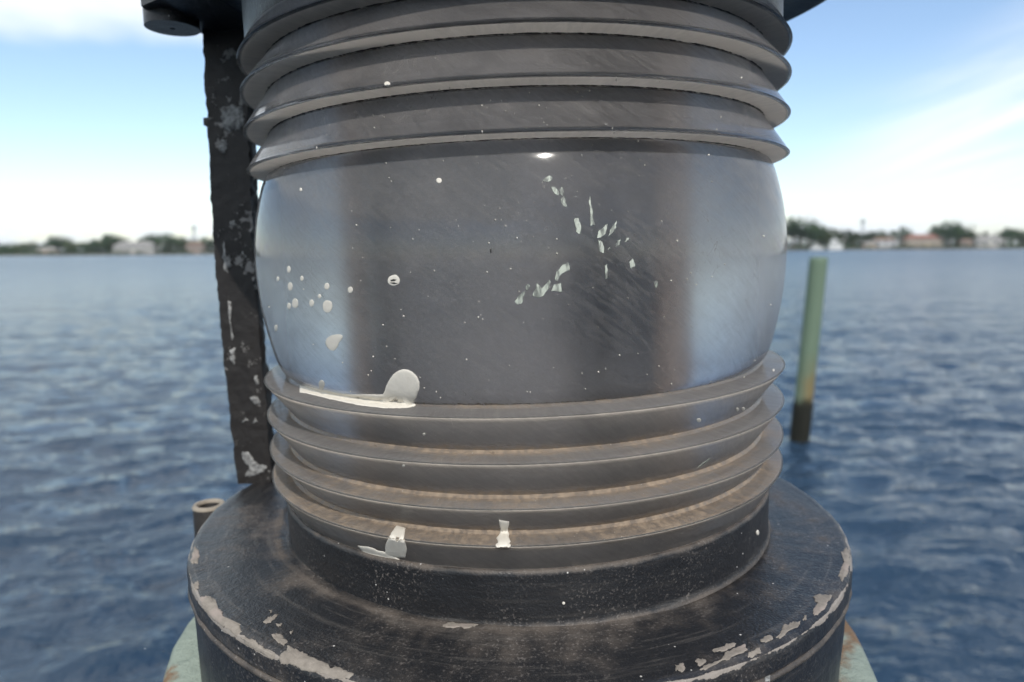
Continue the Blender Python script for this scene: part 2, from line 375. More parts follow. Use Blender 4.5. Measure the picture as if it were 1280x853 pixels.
def haze():
    m = bpy.data.materials.new('haze_air'); m.use_nodes = True; g = N(m.node_tree); g.n.clear()
    v = g.new('ShaderNodeVolumePrincipled'); v.inputs['Color'].default_value = (.86, .93, 1, 1); v.inputs['Density'].default_value = .00008
    v.inputs['Anisotropy'].default_value = .2
    o = g.new('ShaderNodeOutputMaterial'); g.l.new(v.outputs[0], o.inputs['Volume']); M['haze_air'] = m
    tag(MB().box((0, 0, 37.5), (18400, 18400, 85)).build('haze', 'haze_air'), 'thin pale blue haze over the bay', kind='stuff')
# ---------------------------------------------------------------- far trees
def clump_crown(n_cl, w_, h_, d_, leaf, seed, shape='round'):
    r = random.Random(seed); b = MB(); cl = []
    for i in range(n_cl):
        while True:
            p = Vector((r.uniform(-1, 1), r.uniform(-1, 1), r.uniform(-1, 1)))
            if .25 < p.length < 1: break
        if shape == 'cone':
            k = (1-p.z)/2; p.x *= .25+.8*k; p.y *= .25+.8*k
        if shape == 'flat' and p.z < 0: p.z *= .5
        cl.append(Vector((p.x*w_/2, p.y*d_/2, p.z*h_/2)))
    for c in cl:
        cs = r.uniform(.12, .22)*w_
        for j in range(26):
            o = Vector((r.gauss(0, 1), r.gauss(0, 1), r.gauss(0, .75))).normalized()*cs*r.uniform(.45, 1.)
            q = c+o; a = Vector((r.gauss(0, 1), r.gauss(0, 1), r.gauss(0, 1))).normalized(); e = a.orthogonal().normalized(); s_ = leaf*r.uniform(.6, 1.2)
            b.add([q-a*s_, q+e*s_*.6, q+a*s_, q-e*s_*.6], [(0, 1, 2, 3)])
    return b
def tree_meshes():
    T = []
    def trunk(h, r0, limbs, seed):
        r = random.Random(seed); b = MB(); b.tube((0, 0, -.6), (r.uniform(-.2, .2), 0, h*.55), r0, r0*.7, 7); top = Vector((0, 0, h*.45))
        for i in range(limbs):
            a = r.uniform(0, 6.28); b.tube(top+Vector((0, 0, r.uniform(-.05, .1)*h)), (math.cos(a)*h*.22, math.sin(a)*h*.22, h*r.uniform(.62, .85)), r0*.5, r0*.15, 5)
        return b
    for i, (ww, hh, nm, shape, lf) in enumerate([(1.5, .72, 'leaf_dark', 'round', .055), (1.15, .8, 'leaf_dark', 'flat', .05), (1.7, .62, 'leaf_olive', 'flat', .055), (.62, .88, 'leaf_dark', 'cone', .045), (1.25, .75, 'leaf_olive', 'round', .05)]):
        c = clump_crown(34, ww*10, hh*10, ww*9, lf*10, 50+i, shape)
        c.v = [(x, y, z+10*(1-hh/2)) for x, y, z in c.v]
        T.append((('broad', 'tall', 'low spreading', 'narrow conical', 'round')[i], trunk(9, .38, 6, i), c, nm))
    r = random.Random(5); b = MB(); pb = MB(); pb.tube((0, 0, -.5), (.3, 0, 9), .22, .15, 7)
    for i in range(26):
        a = i*2.4; el = r.uniform(-.5, 1.1); ln = r.uniform(2., 2.7); d = Vector((math.cos(a), math.sin(a), 0)); sd = Vector((-d.y, d.x, 0)); p = Vector((.3, 0, 9)); pts = [p]
        for k in range(5): p = p+(d*math.cos(el)+Vector((0, 0, math.sin(el))))*ln/5; el -= .38; pts.append(p)
        for k in range(5):
            w0, w1 = .34*math.sin(.3+k*.55), .34*math.sin(.3+(k+1)*.5); b.add([pts[k]-sd*w0, pts[k]+sd*w0, pts[k+1]+sd*w1, pts[k+1]-sd*w1], [(0, 1, 2, 3)])
    T.append(('feathery palm', pb, b, 'leaf_palm'))
    out = []
    for nm, tb, cb, m in T:
        t = bpy.data.meshes.new('trunk'); t.from_pydata(tb.v, [], tb.f); t.materials.append(M['bark'])
        c = bpy.data.meshes.new('crown'); c.from_pydata(cb.v, [], cb.f); c.materials.append(M[m])
        out.append((nm, t, c))
    return out
TM = tree_meshes()
# (pixel across the photograph, height of the tops in pixels, kind)
left = [(3, 11, 2), (17, 12, 0), (31, 13, 4), (46, 14, 2), (61, 12, 0), (74, 17, 1), (84, 21, 0), (95, 17, 4), (108, 13, 2), (120, 15, 0), (132, 18, 4), (141, 25, 3), (147, 22, 1), (156, 20, 0), (184, 19, 5), (193, 20, 1), (205, 22, 0), (217, 23, 0), (229, 20, 4), (242, 16, 2), (262, 18, 1), (273, 17, 0)]
right = [(988, 31, 1), (996, 35, 0), (1007, 28, 1), (1019, 24, 0), (1030, 25, 4), (1050, 22, 0), (1062, 20, 4), (1075, 19, 2), (1088, 20, 0), (1099, 18, 4), (1111, 22, 5), (1119, 24, 1), (1131, 17, 4), (1172, 25, 0), (1181, 30, 0), (1191, 26, 1), (1202, 20, 4), (1213, 16, 2), (1224, 20, 5), (1249, 22, 1), (1259, 23, 5), (1270, 20, 0), (1279, 19, 4)]
mid = [(285+i*17.5, 16+7*abs(math.sin(i*1.7))+3*math.sin(i*.6), (0, 4, 1, 2, 0, 5, 4)[i % 7]) for i in range(40)]
COLR = {'leaf_dark': 'dark green', 'leaf_olive': 'olive green', 'leaf_palm': 'green'}
marks = [('the pale apartment block', 174), ('the small hut with grey roof', 66), ('the white cabin boat', 1040), ('the cream villa with red roof', 1150), ('the low white house', 1231)]
ordn = 'nearest second third fourth fifth sixth seventh eighth ninth tenth eleventh twelfth'.split()
allp = sorted([q[0] for q in left+right])
def place_tree(px, hp, k, label, group, dz=0):
    nm, t, c = TM[k]; Y = shore_y(xpix(px, SH))+18+rnd.uniform(0, 28)+dz
    s_ = hp/FPX*Y/10*1.02; x = xpix(px, Y)
    o = empty('palm_tree' if k == 5 else 'tree', (x, Y, 1.2), label, 'tree', group)
    for n_, me in (('trunk', t), ('crown', c)):
        p = bpy.data.objects.new(n_, me); col.objects.link(p); p.parent = o
    o.scale = (s_, s_, s_); o.rotation_euler.z = rnd.uniform(0, 6.28)
for side in (left, right):
    for px, hp, k in side:
        cand = [m_ for m_ in marks if (m_[1] < 640) == (px < 640)]
        mn, mx = min(cand, key=lambda q: abs(q[1]-px))
        between = [q for q in allp if (min(px, mx) <= q <= max(px, mx)) and (q-mx)*(px-mx) > 0 and q != px]
        o_ = ordn[len(between)] if len(between) < 12 else 'far'
        place_tree(px, hp, k, f"{TM[k][0]} {'palm' if k == 5 else 'tree'} on the far shore, {o_} {'left' if px < mx else 'right'} of {mn}".replace('palm palm', 'palm'), 'trees along the far shore')
for px, hp, k in mid: place_tree(px, hp, k, 'distant tree on the far shore standing behind the lantern', 'trees hidden behind the lantern')
def bushes():
    b = MB(); r = random.Random(12)
    for i in range(1500):
        x = r.uniform(-700, 700); back = r.random() < .62; Y = shore_y(x)+(r.uniform(48, 60) if back else r.uniform(4, 9))
        s_ = r.uniform(4.0, 7.5) if back else r.uniform(1.3, 2.8)
        for j in range(20):
            q = Vector((x+r.gauss(0, .7)*s_, Y+r.gauss(0, .5)*s_, 1.2+abs(r.gauss(.5, .6))*s_)); a = Vector((r.gauss(0, 1), r.gauss(0, 1), r.gauss(0, 1))).normalized(); e = a.orthogonal().normalized()*.5
            k_ = .25*s_+.4; b.add([q-a*.8*k_, q+e*k_, q+a*.8*k_, q-e*k_], [(0, 1, 2, 3)])
    return b.build('shoreline_shrubbery', 'leaf_dark')
tag(bushes(), 'dense low shrubs along the far shoreline', 'shrubbery', kind='stuff')

# ---------------------------------------------------------------- far houses, boats, towers
def house(name, px, wpx, hpx, label, cat, wall, roof, floors=1, bays=4, dd=11., hip=True, sub=0):
    Y = shore_y(xpix(px, SH))+9; k = Y/FPX; W_, H_ = wpx*k, hpx*k
    o = empty(name, (xpix(px, Y), Y+dd/2, 1.25), label, cat)
    rh = H_*.32; wh = H_-rh
    MB().box((0, 0, wh/2-.4), (W_, dd, wh+.8)).build('wall', wall, o)
    b = MB(); e = .5; hx, hy = W_/2+e, dd/2+e; rx = max(.3, hx-hy) if hip else hx
    v = [(-hx, -hy, wh), (hx, -hy, wh), (hx, hy, wh), (-hx, hy, wh), (-rx, 0, wh+rh), (rx, 0, wh+rh)]
    b.add(v, [(0, 1, 5, 4), (1, 2, 5), (2, 3, 4, 5), (3, 0, 4), (3, 2, 1, 0)]); rf = b.build('roof', roof, o)
    MB().box((W_*.22, .8, wh+rh*.9), (1., 1., rh*.9)).build('chimney', wall, rf)
    fh = wh/floors
    for fl in range(floors):
        for i in range(bays):
            x = -W_/2+W_*(i+.5)/bays
            if fl == 0 and i == bays//2:
                MB().box((x, -dd/2-.02, 1.05), (1.3, .16, 2.1)).build('door', 'door', o); continue
            wi = MB().box((x, -dd/2-.02, fl*fh+fh*.55), (W_/bays*.52, .14, fh*.45)).build('window', 'white_wall', o)
            MB().box((x, -dd/2-.06, fl*fh+fh*.55), (W_/bays*.52-.24, .14, fh*.45-.24)).build('pane', 'window', wi)
    return o
house('apartment_block', 174, 50, 15, 'wide pale grey apartment block between trees on the left shore', 'building', 'white_wall', 'grey_roof', 2, 7)
house('hut', 66, 24, 9, 'small low hut with grey roof on the far left shore', 'house', 'cream_wall', 'grey_roof', 1, 3, 7)
house('beach_house', 249, 22, 14, 'small pinkish house with brown roof beside the lantern bracket', 'house', 'pink_wall', 'brown_roof', 2, 3, 8)
house('boathouse', 1102, 28, 14, 'narrow grey house left of the red roofed villa', 'house', 'grey_wall', 'brown_roof', 2, 3, 8)
house('villa', 1150, 44, 17, 'cream two storey villa with red tiled roof on right shore', 'house', 'cream_wall', 'red_roof', 2, 6)
house('white_house', 1231, 34, 15, 'low white house with pale roof on the far right shore', 'house', 'white_wall', 'grey_roof', 1, 5)
house('side_house', 1084, 18, 9, 'very low cream cottage between boat and grey house', 'house', 'cream_wall', 'grey_roof', 1, 3, 7)
house('small_villa', 1203, 16, 11, 'small pink house just left of the low white house', 'house', 'pink_wall', 'brown_roof', 1, 2, 7)
def boat(px, L, H, label, Y, tall):
    o = empty('motor_boat', (xpix(px, Y), Y, 0), label, 'boat', 'boats moored off the far shore')
    hw = L*.16; st = [(-.5, 1, .0), (-.2, 1, 0), (.2, .95, .1), (.42, .55, .3), (.5, .05, .45)]; v = []; f = []
    for t, ww, rise in st:
        v += [(t*L, -hw*ww, H*.36+rise*H*.2), (t*L*.94, -hw*ww*.6, -.3), (t*L*.94, hw*ww*.6, -.3), (t*L, hw*ww, H*.36+rise*H*.2)]
    for i in range(4):
        a = i*4
        for j in range(3): f.append((a+j, a+j+1, a+j+5, a+j+4))
        f.append((a+3, a, a+4, a+7))
    f += [(3, 2, 1, 0), (16, 17, 18, 19)]
    mk('hull', v, f, 'boat_white', o, False)
    c = MB().prism([(-L*.3, H*.36), (L*.22, H*.36), (L*.10, H*.66), (-L*.26, H*.66)], -hw*.7, hw*.7).build('cabin', 'boat_white', o)
    MB().box((-L*.07, 0, H*.53), (L*.30, hw*1.46, H*.1)).build('window', 'window', c)
    if tall:
        MB().prism([(-L*.2, H*.66), (L*.03, H*.66), (-L*.02, H*.85), (-L*.18, H*.85)], -hw*.5, hw*.5).build('flybridge', 'boat_white', o)
        b = MB()
        for sx in (-.18, 0):
            for sy in (-1, 1): b.tube((sx*L, sy*hw*.4, H*.85), (sx*L*.8, sy*hw*.3, H*1.15), .06, n=5)
        b.box((-L*.08, 0, H*1.16), (L*.2, hw*.9, .1)); b.build('tower_frame', 'steel', o)
boat(1040, 15, 13, 'white cabin boat with a tall flybridge off the right shore', 676, True)
boat(1017, 14, 7, 'low white motor boat left of the taller cabin boat', 680, False)
def tower(px, hpx, label, Y):
    k = Y/FPX; H = hpx*k; o = empty('water_tower' if px > 640 else 'radio_mast', (xpix(px, Y), Y, 2), label, 'tower')
    b = MB(); wd = 3.*k
    for sx in (-1, 1):
        for sy in (-1, 1): b.tube((sx*wd, sy*wd, 0), (sx*wd*.35, sy*wd*.35, H*.8), .8*k*.35, n=6)
    b.build('leg', 'steel', o)
    c = MB()
    for i in range(9):
        z = H*.09*i; t = 1-.65*(i*.09/.8); c.tube((-wd*t, -wd*t, z), (wd*t*.95, -wd*t*.95, z+H*.07), .12*k, n=4); c.tube((wd*t, -wd*t, z), (-wd*t*.95, -wd*t*.95, z+H*.07), .12*k, n=4)
    c.build('bracing', 'steel', o)
    d = MB()
    prof = [(0, H*.80), (wd*.8, H*.82), (wd*.9, H*.88), (wd*.85, H*.93), (wd*.4, H*.97), (0, H)]
    v = []; f = []; n = 14
    for r_, z in prof:
        for j in range(n): t = 6.2832*j/n; v.append((r_*math.cos(t), r_*math.sin(t), z))
    for i in range(len(prof)-1):
        for j in range(n): f.append((i*n+j, i*n+(j+1) % n, (i+1)*n+(j+1) % n, (i+1)*n+j))
    d.add(v, f); d.build('tank', 'steel', o)
tower(250, 34, 'faint grey tower rising over the trees beside the lantern bracket', 1900)
haze()
tower(1072, 36, 'faint grey tower rising over the trees on the right shore', 1900)

# ---------------------------------------------------------------- marker piling in the water
def piling():
    o = empty('marker_piling', (3.86, 8.9, 0), 'leaning green wooden piling standing in the water to the right', 'piling')
    v = []; f = []; n = 40; H = 2.6-.135*.925; zs = [-3.9]+[H*i/30 for i in range(30)]+[H-.02, H, H]
    for i, z in enumerate(zs):
        r0 = .118*(1-.02*z)+(.010 if z < .55 else 0)
        if i == len(zs)-2: r0 -= .012
        if i == len(zs)-1: r0 = .02
        for j in range(n):
            t = 6.2832*j/n; rr = r0*(1+.03*noise.noise(Vector((math.cos(t)*2, math.sin(t)*2, z*.4)))+(.06*noise.noise(Vector((math.cos(t)*6, math.sin(t)*6, z*9))) if z < .5 else 0))
            v.append((rr*math.cos(t)+.055*z, rr*math.sin(t), z))
    for i in range(len(zs)-1):
        for j in range(n): f.append((i*n+j, i*n+(j+1) % n, (i+1)*n+(j+1) % n, (i+1)*n+j))
    f.append(tuple(range(len(v)-n, len(v))))
    mk('piling_shaft', v, f, 'marker_wood', o, True, 50)
piling()

# ================================================================ the lantern
AX, TX, TY = .01142, -.02597, -.0059
E = Vector((TX, TY, 1)).normalized(); EA = E.cross(Vector((0, 1, 0))).normalized(); EB = E.cross(EA)
def wp(x, y, z): return Vector((x*S, y*S, CAMH+z*S))
ROOT = wp(AX, 1, -.60)
def ax_pt(r, t, z):               # t=0 faces the camera
    p = Vector((AX, 1, 0))+E*z+(EA*math.sin(-t)+EB*(math.cos(t)))*r
    return wp(*p)-ROOT
lantern = empty('marine_lantern', ROOT, 'weathered black marine lantern with ribbed clear lens on green pile', 'lantern')
def revolve(name, prof, m, n=256, parent=None, pt=ax_pt, closed=False, sharp=28, attrs=None, wob=None):
    v = []; f = []; k = len(prof)
    for i in range(n):
        t = 2*math.pi*i/n
        for r, z in prof:
            v.append(pt(r, t, z) if wob is None else pt(*wob(r, t, z)))
    for i in range(n):
        a = i*k; b = ((i+1) % n)*k
        for j in range(k if closed else k-1):
            j2 = (j+1) % k; f.append((a+j, b+j, b+j2, a+j2))
    at = {q: [vals[j] for i in range(n) for j in range(k)] for q, vals in (attrs or {}).items()}
    o = mk(name, v, f, m, parent, True, sharp, attrs=at)
    bm = bmesh.new(); bm.from_mesh(o.data); bmesh.ops.recalc_face_normals(bm, faces=bm.faces); bm.to_mesh(o.data); bm.free()
    return o
RS = .332
def dens(p, q, step):
    n = max(1, int(math.hypot(q[0]-p[0], q[1]-p[1])/step)); return [(p[0]+(q[0]-p[0])*i/n, p[1]+(q[1]-p[1])*i/n) for i in range(n)]
def lens_profile():
    P = []
    def seg(p, q, tagv, step=.0035):
        for s_ in dens(p, q, step): P.append((s_[0], s_[1], tagv))
    Lz = [-.1572, -.2040, -.2500, -.2878]; Uz = [.1084, .1563, .2032, .2425]; b = .0022; re = .3632
    # bottom lip up to the lowest rib (cone widening upward), then step in
    seam_z = [-.1545, -.2020, -.2490, -.2862]; rs_l = [.3325, .3325, .334, .336]
    cur = (.344, -.321)
    for k in (3, 2, 1, 0):
        e = Lz[k]
        seg(cur, (re-b, e-b*1.6), ('cone', k)); seg((re-b, e-b*1.6), (re, e-b*.4), ('edge', k), .0012); seg((re, e-b*.4), (re-b*1.1, e), ('edge', k), .0012)
        seg((re-b*1.1, e), (rs_l[k]+.003, seam_z[k]), ('ledge', k), .002); seg((rs_l[k]+.003, seam_z[k]), (rs_l[k], seam_z[k]+.003), ('ledge', k), .002)
        cur = (rs_l[k], seam_z[k]+.003)
    bar = [(-.1515, .3325), (-.145, .3395), (-.13, .3460), (-.1, .3528), (-.066, .3585), (-.035, .3614), (-.01, .3622), (.02, .3608), (.05, .3565), (.08, .3495), (.095, .3445), (.103, .3395), (.1055, .3345)]
    # smooth barrel by Catmull-Rom
    for i in range(len(bar)-1):
        p0, p1, p2, p3 = bar[max(i-1, 0)], bar[i], bar[i+1], bar[min(i+2, len(bar)-1)]
        m = max(2, int((p2[0]-p1[0])/.004))
        for j in range(m):
            t = j/m; c = [.5*((2*p1[q])+(-p0[q]+p2[q])*t+(2*p0[q]-5*p1[q]+4*p2[q]-p3[q])*t*t+(-p0[q]+3*p1[q]-3*p2[q]+p3[q])*t**3) for q in (0, 1)]
            P.append((c[1], c[0], ('barrel', 0)))
    cur = (RS, .1068)
    for k in range(4):
        e = Uz[k]
        seg(cur, (re-b*1.1, e), ('under', k), .003); seg((re-b*1.1, e), (re, e+b*.5), ('edge', k), .0012); seg((re, e+b*.5), (re-b, e+b*1.8), ('edge', k), .0012)
        nz = (Uz[k+1]-.0012) if k < 3 else .272
        cur = (RS if k < 3 else .346, nz); seg((re-b, e+b*1.8), cur, ('ucone', k))
    P.append((.346, .272, ('ucone', 3))); P.append((.346, .30, ('ucone', 3)))
    no = len(P)
    P += [(.326, .30, ('in', 0)), (.326, .2, ('in', 0)), (.326, .1, ('in', 0)), (.326, 0, ('in', 0)), (.326, -.1, ('in', 0)), (.326, -.2, ('in', 0)), (.326, -.3, ('in', 0)), (.326, -.334, ('in', 0)), (.344, -.334, ('cone', 3))]
    dust = []; grime = []; film = []; inn = []; tr = []
    for r, z, (t, k) in P:
        d = 0.; gr = 0.
        if t == 'ledge': d = min(1., (.20, .36, .58, .74)[k]+(.40+.07*k)*max(0, 1-(r-.333)/.012))
        if t == 'ledge': gr = (.30, .42, .46, .46)[k]*math.exp(-max(0, r-.3345)/.006)
        if t == 'barrel':
            d = max(0, .75*math.exp(-(z+.152)/.006)); gr = .25*math.exp(-(.1055-z)/.003)
        if t == 'cone':
            sz = {3: -.321, 2: -.2832, 1: -.246, 0: -.199}[k]; d = max(0, (.8 if k < 3 else .3)*math.exp(-abs(z-sz)/.008)); d += .16
        if t == 'ucone':
            top = (Uz[k+1] if k < 3 else .272); gr = .75*math.exp(-abs(top-z)/.0035); d = .50*math.exp(-abs(top-z)/.022)
        if t == 'under': gr = .8*math.exp(-(r-RS)/.0022); d = .05
        if t == 'edge' and z < 0: t = 'ledge_edge'
        dust.append(d); grime.append(gr); inn.append(1. if t == 'in' else 0.)
        film.append({'ucone': .75, 'barrel': .42, 'cone': 2.1, 'ledge': 2.2, 'under': 3., 'edge': -.2, 'ledge_edge': 2.6}.get(t, 0.)); tr.append({'under': .95, 'edge': .3, 'ledge_edge': .95, 'ledge': .35, 'barrel': .06, 'cone': .55, 'ucone': .06}.get(t, 0.))
    return [(r, z) for r, z, _ in P], dict(dust=dust, grime=grime, film=film, inner=inn, trans=tr)
prof, lens_at = lens_profile()
lens = revolve('lens', prof, 'clear_plastic', 384, lantern, closed=True, attrs=lens_at)
lens['label'] = 'clear ribbed barrel lens, dusty and spotted with paint'

# seat ring (black collar under the lens), with a shallow rolled foot
def wobble(r, t, z):
    k = noise.noise(Vector((math.sin(t)*7, math.cos(t)*7, z*20))); return r+.0012*k, t, z+.0008*k
sp_ = [(.336, -.3225), (.3445, -.3215), (.3468, -.3235), (.3475, -.3275)]+dens((.3475, -.3285), (.3470, -.3800), .0035)+[(.3475, -.3815), (.349, -.3835), (.350, -.386)]
revolve('lens_seat', sp_, 'black_paint', 256, lantern, wob=wobble, sharp=60, attrs={'dust': [.95 if z > -.3245 else (.5*math.exp(-(-.3245-z)/.005)+(.6*math.exp(-(z+.382)/.004)) if z > -.382 else .9) for r, z in sp_]})
# base flange and body: nearly upright, centred a touch left of the leaning lens
FC = Vector((.0114+.0099-.0135, 1, 0))
def fl_pt(r, t, z): return wp(FC.x+r*math.sin(t), 1-r*math.cos(t), z)-ROOT
ft = dens((.30, -.3835), (.452, -.3835), .004)+dens((.452, -.3835), (.4575, -.3862), .001)+dens((.4575, -.3862), (.4590, -.3900), .001)+dens((.4590, -.3900), (.4590, -.4080), .003)+[(.4590, -.4080), (.4575, -.4100), (.4505, -.4110)]
def fwob(r, t, z):
    k = noise.noise(Vector((math.sin(t)*3, math.cos(t)*3, r*4))); k2 = noise.noise(Vector((math.sin(t)*22, math.cos(t)*22, z*30)))
    return r+(.0014*k2 if r > .45 else 0), t, z+.0012*k+(.0010*k2 if r > .44 else 0)
def fdust(r, z):
    if z < -.388: return .30 if z > -.405 else .55
    return .31+.30*math.exp(-abs(r-.352)/.03)+.5*math.exp(-abs(r-.350)/.004)+.10*math.exp(-abs(r-.457)/.004)
revolve('base_flange', ft, 'black_paint', 320, lantern, fl_pt, wob=fwob, sharp=50, attrs={'dust': [fdust(r, z) for r, z in ft], 'rim': [math.exp(-abs(r-.4575)/.0042)*(1 if z > -.392 else .35) for r, z in ft]})
bd = [(.430, -.4095), (.4560, -.4100), (.4595, -.4125), (.4600, -.4150), (.4585, -.4180)]+dens((.4550, -.4200), (.4520, -.545), .012)+[(.4520, -.5465), (.30, -.5468)]
revolve('base_body', bd, 'black_paint', 256, lantern, fl_pt, wob=fwob, sharp=50, attrs={'dust': [.8 if z > -.418 else .12 for r, z in bd]})
# top: clamp ring over the lens and the wide roof with its rim
tr = [(.330, .262), (.350, .264), (.352, .268), (.352, .350), (.33, .352)]
revolve('top_ring', tr, 'black_paint', 192, lantern, attrs={'dust': [.2]*5})
cap = [(.30, .349), (.440, .349), (.455, .345), (.462, .345), (.466, .350), (.466, .42), (.43, .50), (.30, .58), (.12, .63), (.001, .64)]
revolve('roof', cap, 'black_paint', 192, lantern, sharp=40, attrs={'dust': [.15]*len(cap)})

# hinge at the back left: lug and boss on the roof, tube stub on the base, flat bar between
def solid_poly(name, poly, z0, z1, m):
    n = len(poly); v = [wp(x, y, z0)-ROOT for x, y in poly]+[wp(x, y, z1)-ROOT for x, y in poly]
    return mk(name, v, [tuple(reversed(range(n))), tuple(range(n, 2*n))]+[(i, (i+1) % n, n+(i+1) % n, n+i) for i in range(n)], m, lantern, False)
bx, by = -.490, 1.040
solid_poly('hinge_lug', [(-.36, 1.22), (-.40, .90), (-.455, .955), (bx-.02, by-.045), (bx-.03, by+.03), (-.47, 1.13)], .338, .372, 'black_paint')
def tubez(name, x, y, z0, z1, ro, ri, m, par=lantern, n=32):
    v = []; f = []
    pr = [(ro, z0), (ro, z1-.003), (ro-.002, z1), (ri+.002, z1), (ri, z1-.003), (ri, z0)]
    for i in range(n):
        t = 6.28318*i/n
        for r, z in pr: v.append(wp(x+r*math.cos(t), y+r*math.sin(t), z)-ROOT)
    k = len(pr)
    for i in range(n):
        for j in range(k): a = i*k; b = ((i+1) % n)*k; j2 = (j+1) % k; f.append((a+j, b+j, b+j2, a+j2))
    return mk(name, v, f, m, par, True, 35)
tubez('hinge_boss', bx, by, .322, .40, .037, .004, 'black_paint')
tubez('hinge_tube', -.500, 1.072, -.50, -.4125, .0245, .0175, 'bar_paint')
tube_o = bpy.data.objects['hinge_tube']
tubez('tube_rim', -.500, 1.072, -.4145, -.4095, .0252, .0170, 'rim_metal', tube_o)
solid_poly('tube_bracket', [(-.40, 1.15), (-.40, 1.0), (-.470, 1.02), (-.478, 1.06), (-.47, 1.10)], -.47, -.44, 'bar_paint')
def bar():
    v = []; f = []; nz = 150; ring = []
    ww, dd_ = .031, .013
    for (x0, y0, x1, y1, n) in ((-1, -1, 1, -1, 14), (1, -1, 1, 1, 5), (1, 1, -1, 1, 14), (-1, 1, -1, -1, 5)):
        for i in range(n): ring.append((x0+(x1-x0)*i/n, y0+(y1-y0)*i/n))
    for i in range(nz+1):
        t = i/nz; z = -.386+t*(.352+.386)
        cx = -.4335+(-.438+.4335)*t+(-.008*math.sin(t*3.1)); wd = ww*(1+.12*t)
        if t > .92: wd += .03*(t-.92)
        for x, y in ring:
            n1 = noise.noise(Vector((x*1.5+(3 if y > 0 else 0), y, z*28))); n2 = noise.noise(Vector((x*4, y*2, z*90)))
            edge = 1 if abs(x) > .9 else .45
            px = cx+x*wd*(1-(.05 if abs(y) > .9 and abs(x) > .95 else 0))+edge*(.0035*n1+.0030*n2)*(1 if x > 0 else -1)
            py = 1.112+y*dd_+(.0012*n1+.0012*n2)
            v.append(wp(px, py, z)-ROOT)
    k = len(ring)
    for i in range(nz):
        for j in range(k): f.append((i*k+j, i*k+(j+1) % k, (i+1)*k+(j+1) % k, (i+1)*k+j))
    f += [tuple(reversed(range(k))), tuple(range(nz*k, nz*k+k))]
    return mk('bracket_bar', v, f, 'bar_paint', lantern, True, 45)
barO = bar(); barO['label'] = 'flat black bar with peeling paint and grey bare patches'
foot = MB(); 


# lamp gear and added band rods inside the lens
def inner(name, prof_, m, x=0, y=0, par=lantern, n=48):
    return revolve(name, prof_, m, n, par, lambda r, t, z: ax_pt(r, t, z)+Vector((x*S, y*S, 0)), sharp=35, attrs={'dust': [.2]*len(prof_)})
holder = inner('lamp_holder', [(.001, -.30), (.15, -.30), (.15, .285), (.001, .285)], 'sleeve', -.035, -.03)
inner('base_disc', [(.001, -.325), (.324, -.325), (.324, -.31), (.001, -.31)], 'socket')
inner('top_disc', [(.001, .31), (.324, .31), (.324, .285), (.001, .285)], 'socket')
for dx, dy, r_, m in ((-.21, -.12, .014, 'brown_rod'), (.118, -.19, .034, 'socket'), (.185, -.12, .03, 'brown_rod'), (-.178, -.06, .03, 'socket')):
    inner('band_rod', [(r_, -.31), (r_, .285)], m, dx, dy, n=20)  # added rods that stand in for the dark and brown bands in the lens

# ---------------------------------------------------------------- marks on surfaces
bpy.context.view_layer.update()
def bvh(o): 
    me = o.data; off = ROOT
    return BVHTree.FromPolygons([v.co+off for v in me.vertices], [tuple(p.vertices) for p in me.polygons])
def pray(x, y):
    return (FWD+RIGHT*((x-640)/FPX)+UP*((426.5-y)/FPX)).normalized()
def chaikin(p, n=2):
    for _ in range(n):
        q = []
        for i in range(len(p)):
            a, b = p[i], p[(i+1) % len(p)]; q += [(a[0]*.75+b[0]*.25, a[1]*.75+b[1]*.25), (a[0]*.25+b[0]*.75, a[1]*.25+b[1]*.75)]
        p = q
    return p
def blob(mb, T, poly, h=.0005, jit=0., seed=0, sub=2, base=.00008):
    """a thin patch whose outline is given as sight lines through the photo; it is laid on the surface they meet"""
    r = random.Random(seed); P = []
    n = len(poly)
    def wob_(x, y, q): return jit*(1.6*noise.noise(Vector((x*.16, y*.16, seed+q)))+1.3*noise.noise(Vector((x*.55, y*.55, seed+q)))+r.uniform(-.35, .35)) if jit else 0.
    for i in range(n):
        a, b = poly[i], poly[(i+1) % n]
        for k in range(sub):
            t = k/sub; x_ = a[0]+(b[0]-a[0])*t; y_ = a[1]+(b[1]-a[1])*t; P.append((x_+wob_(x_, y_, 0.), y_+wob_(x_, y_, 40.)))
    cx = sum(p[0] for p in P)/len(P); cy_ = sum(p[1] for p in P)/len(P)
    rings = []
    for s_, hh in ((1., -.00005), (.985, base), (.88, h*.75), (.6, h), (.3, h)):
        ring = []
        for x, y in P:
            hit, nr, _, _ = T.ray_cast(CAM, pray(cx+(x-cx)*s_, cy_+(y-cy_)*s_))
            if hit is None: return
            if nr.dot(CAM-hit) < 0: nr = -nr
            ring.append(hit+nr*hh-ROOT)
        rings.append(ring)
    hit, nr, _, _ = T.ray_cast(CAM, pray(cx, cy_))
    if hit is None: return
    if nr.dot(CAM-hit) < 0: nr = -nr
    m = len(P); v = [q for ring in rings for q in ring]+[hit+nr*h-ROOT]; f = []
    for i in range(len(rings)-1):
        for j in range(m): f.append((i*m+j, i*m+(j+1) % m, (i+1)*m+(j+1) % m, (i+1)*m+j))
    l = (len(rings)-1)*m
    for j in range(m): f.append((l+j, l+(j+1) % m, len(v)-1))
    mb.add(v, f)
def ell(cx, cy_, rx, ry=None, n=10, seed=1):
    ry = ry or rx; r = random.Random(int(cx*13+cy_*7)); 
    return [(cx+rx*math.cos(6.2832*i/n)*r.uniform(.9, 1.08), cy_+ry*math.sin(6.2832*i/n)*r.uniform(.9, 1.08)) for i in range(n)]
def off(lst, s_, ox, oy): return [(x/s_+ox, y/s_+oy) for x, y in lst]
TL = bvh(lens)
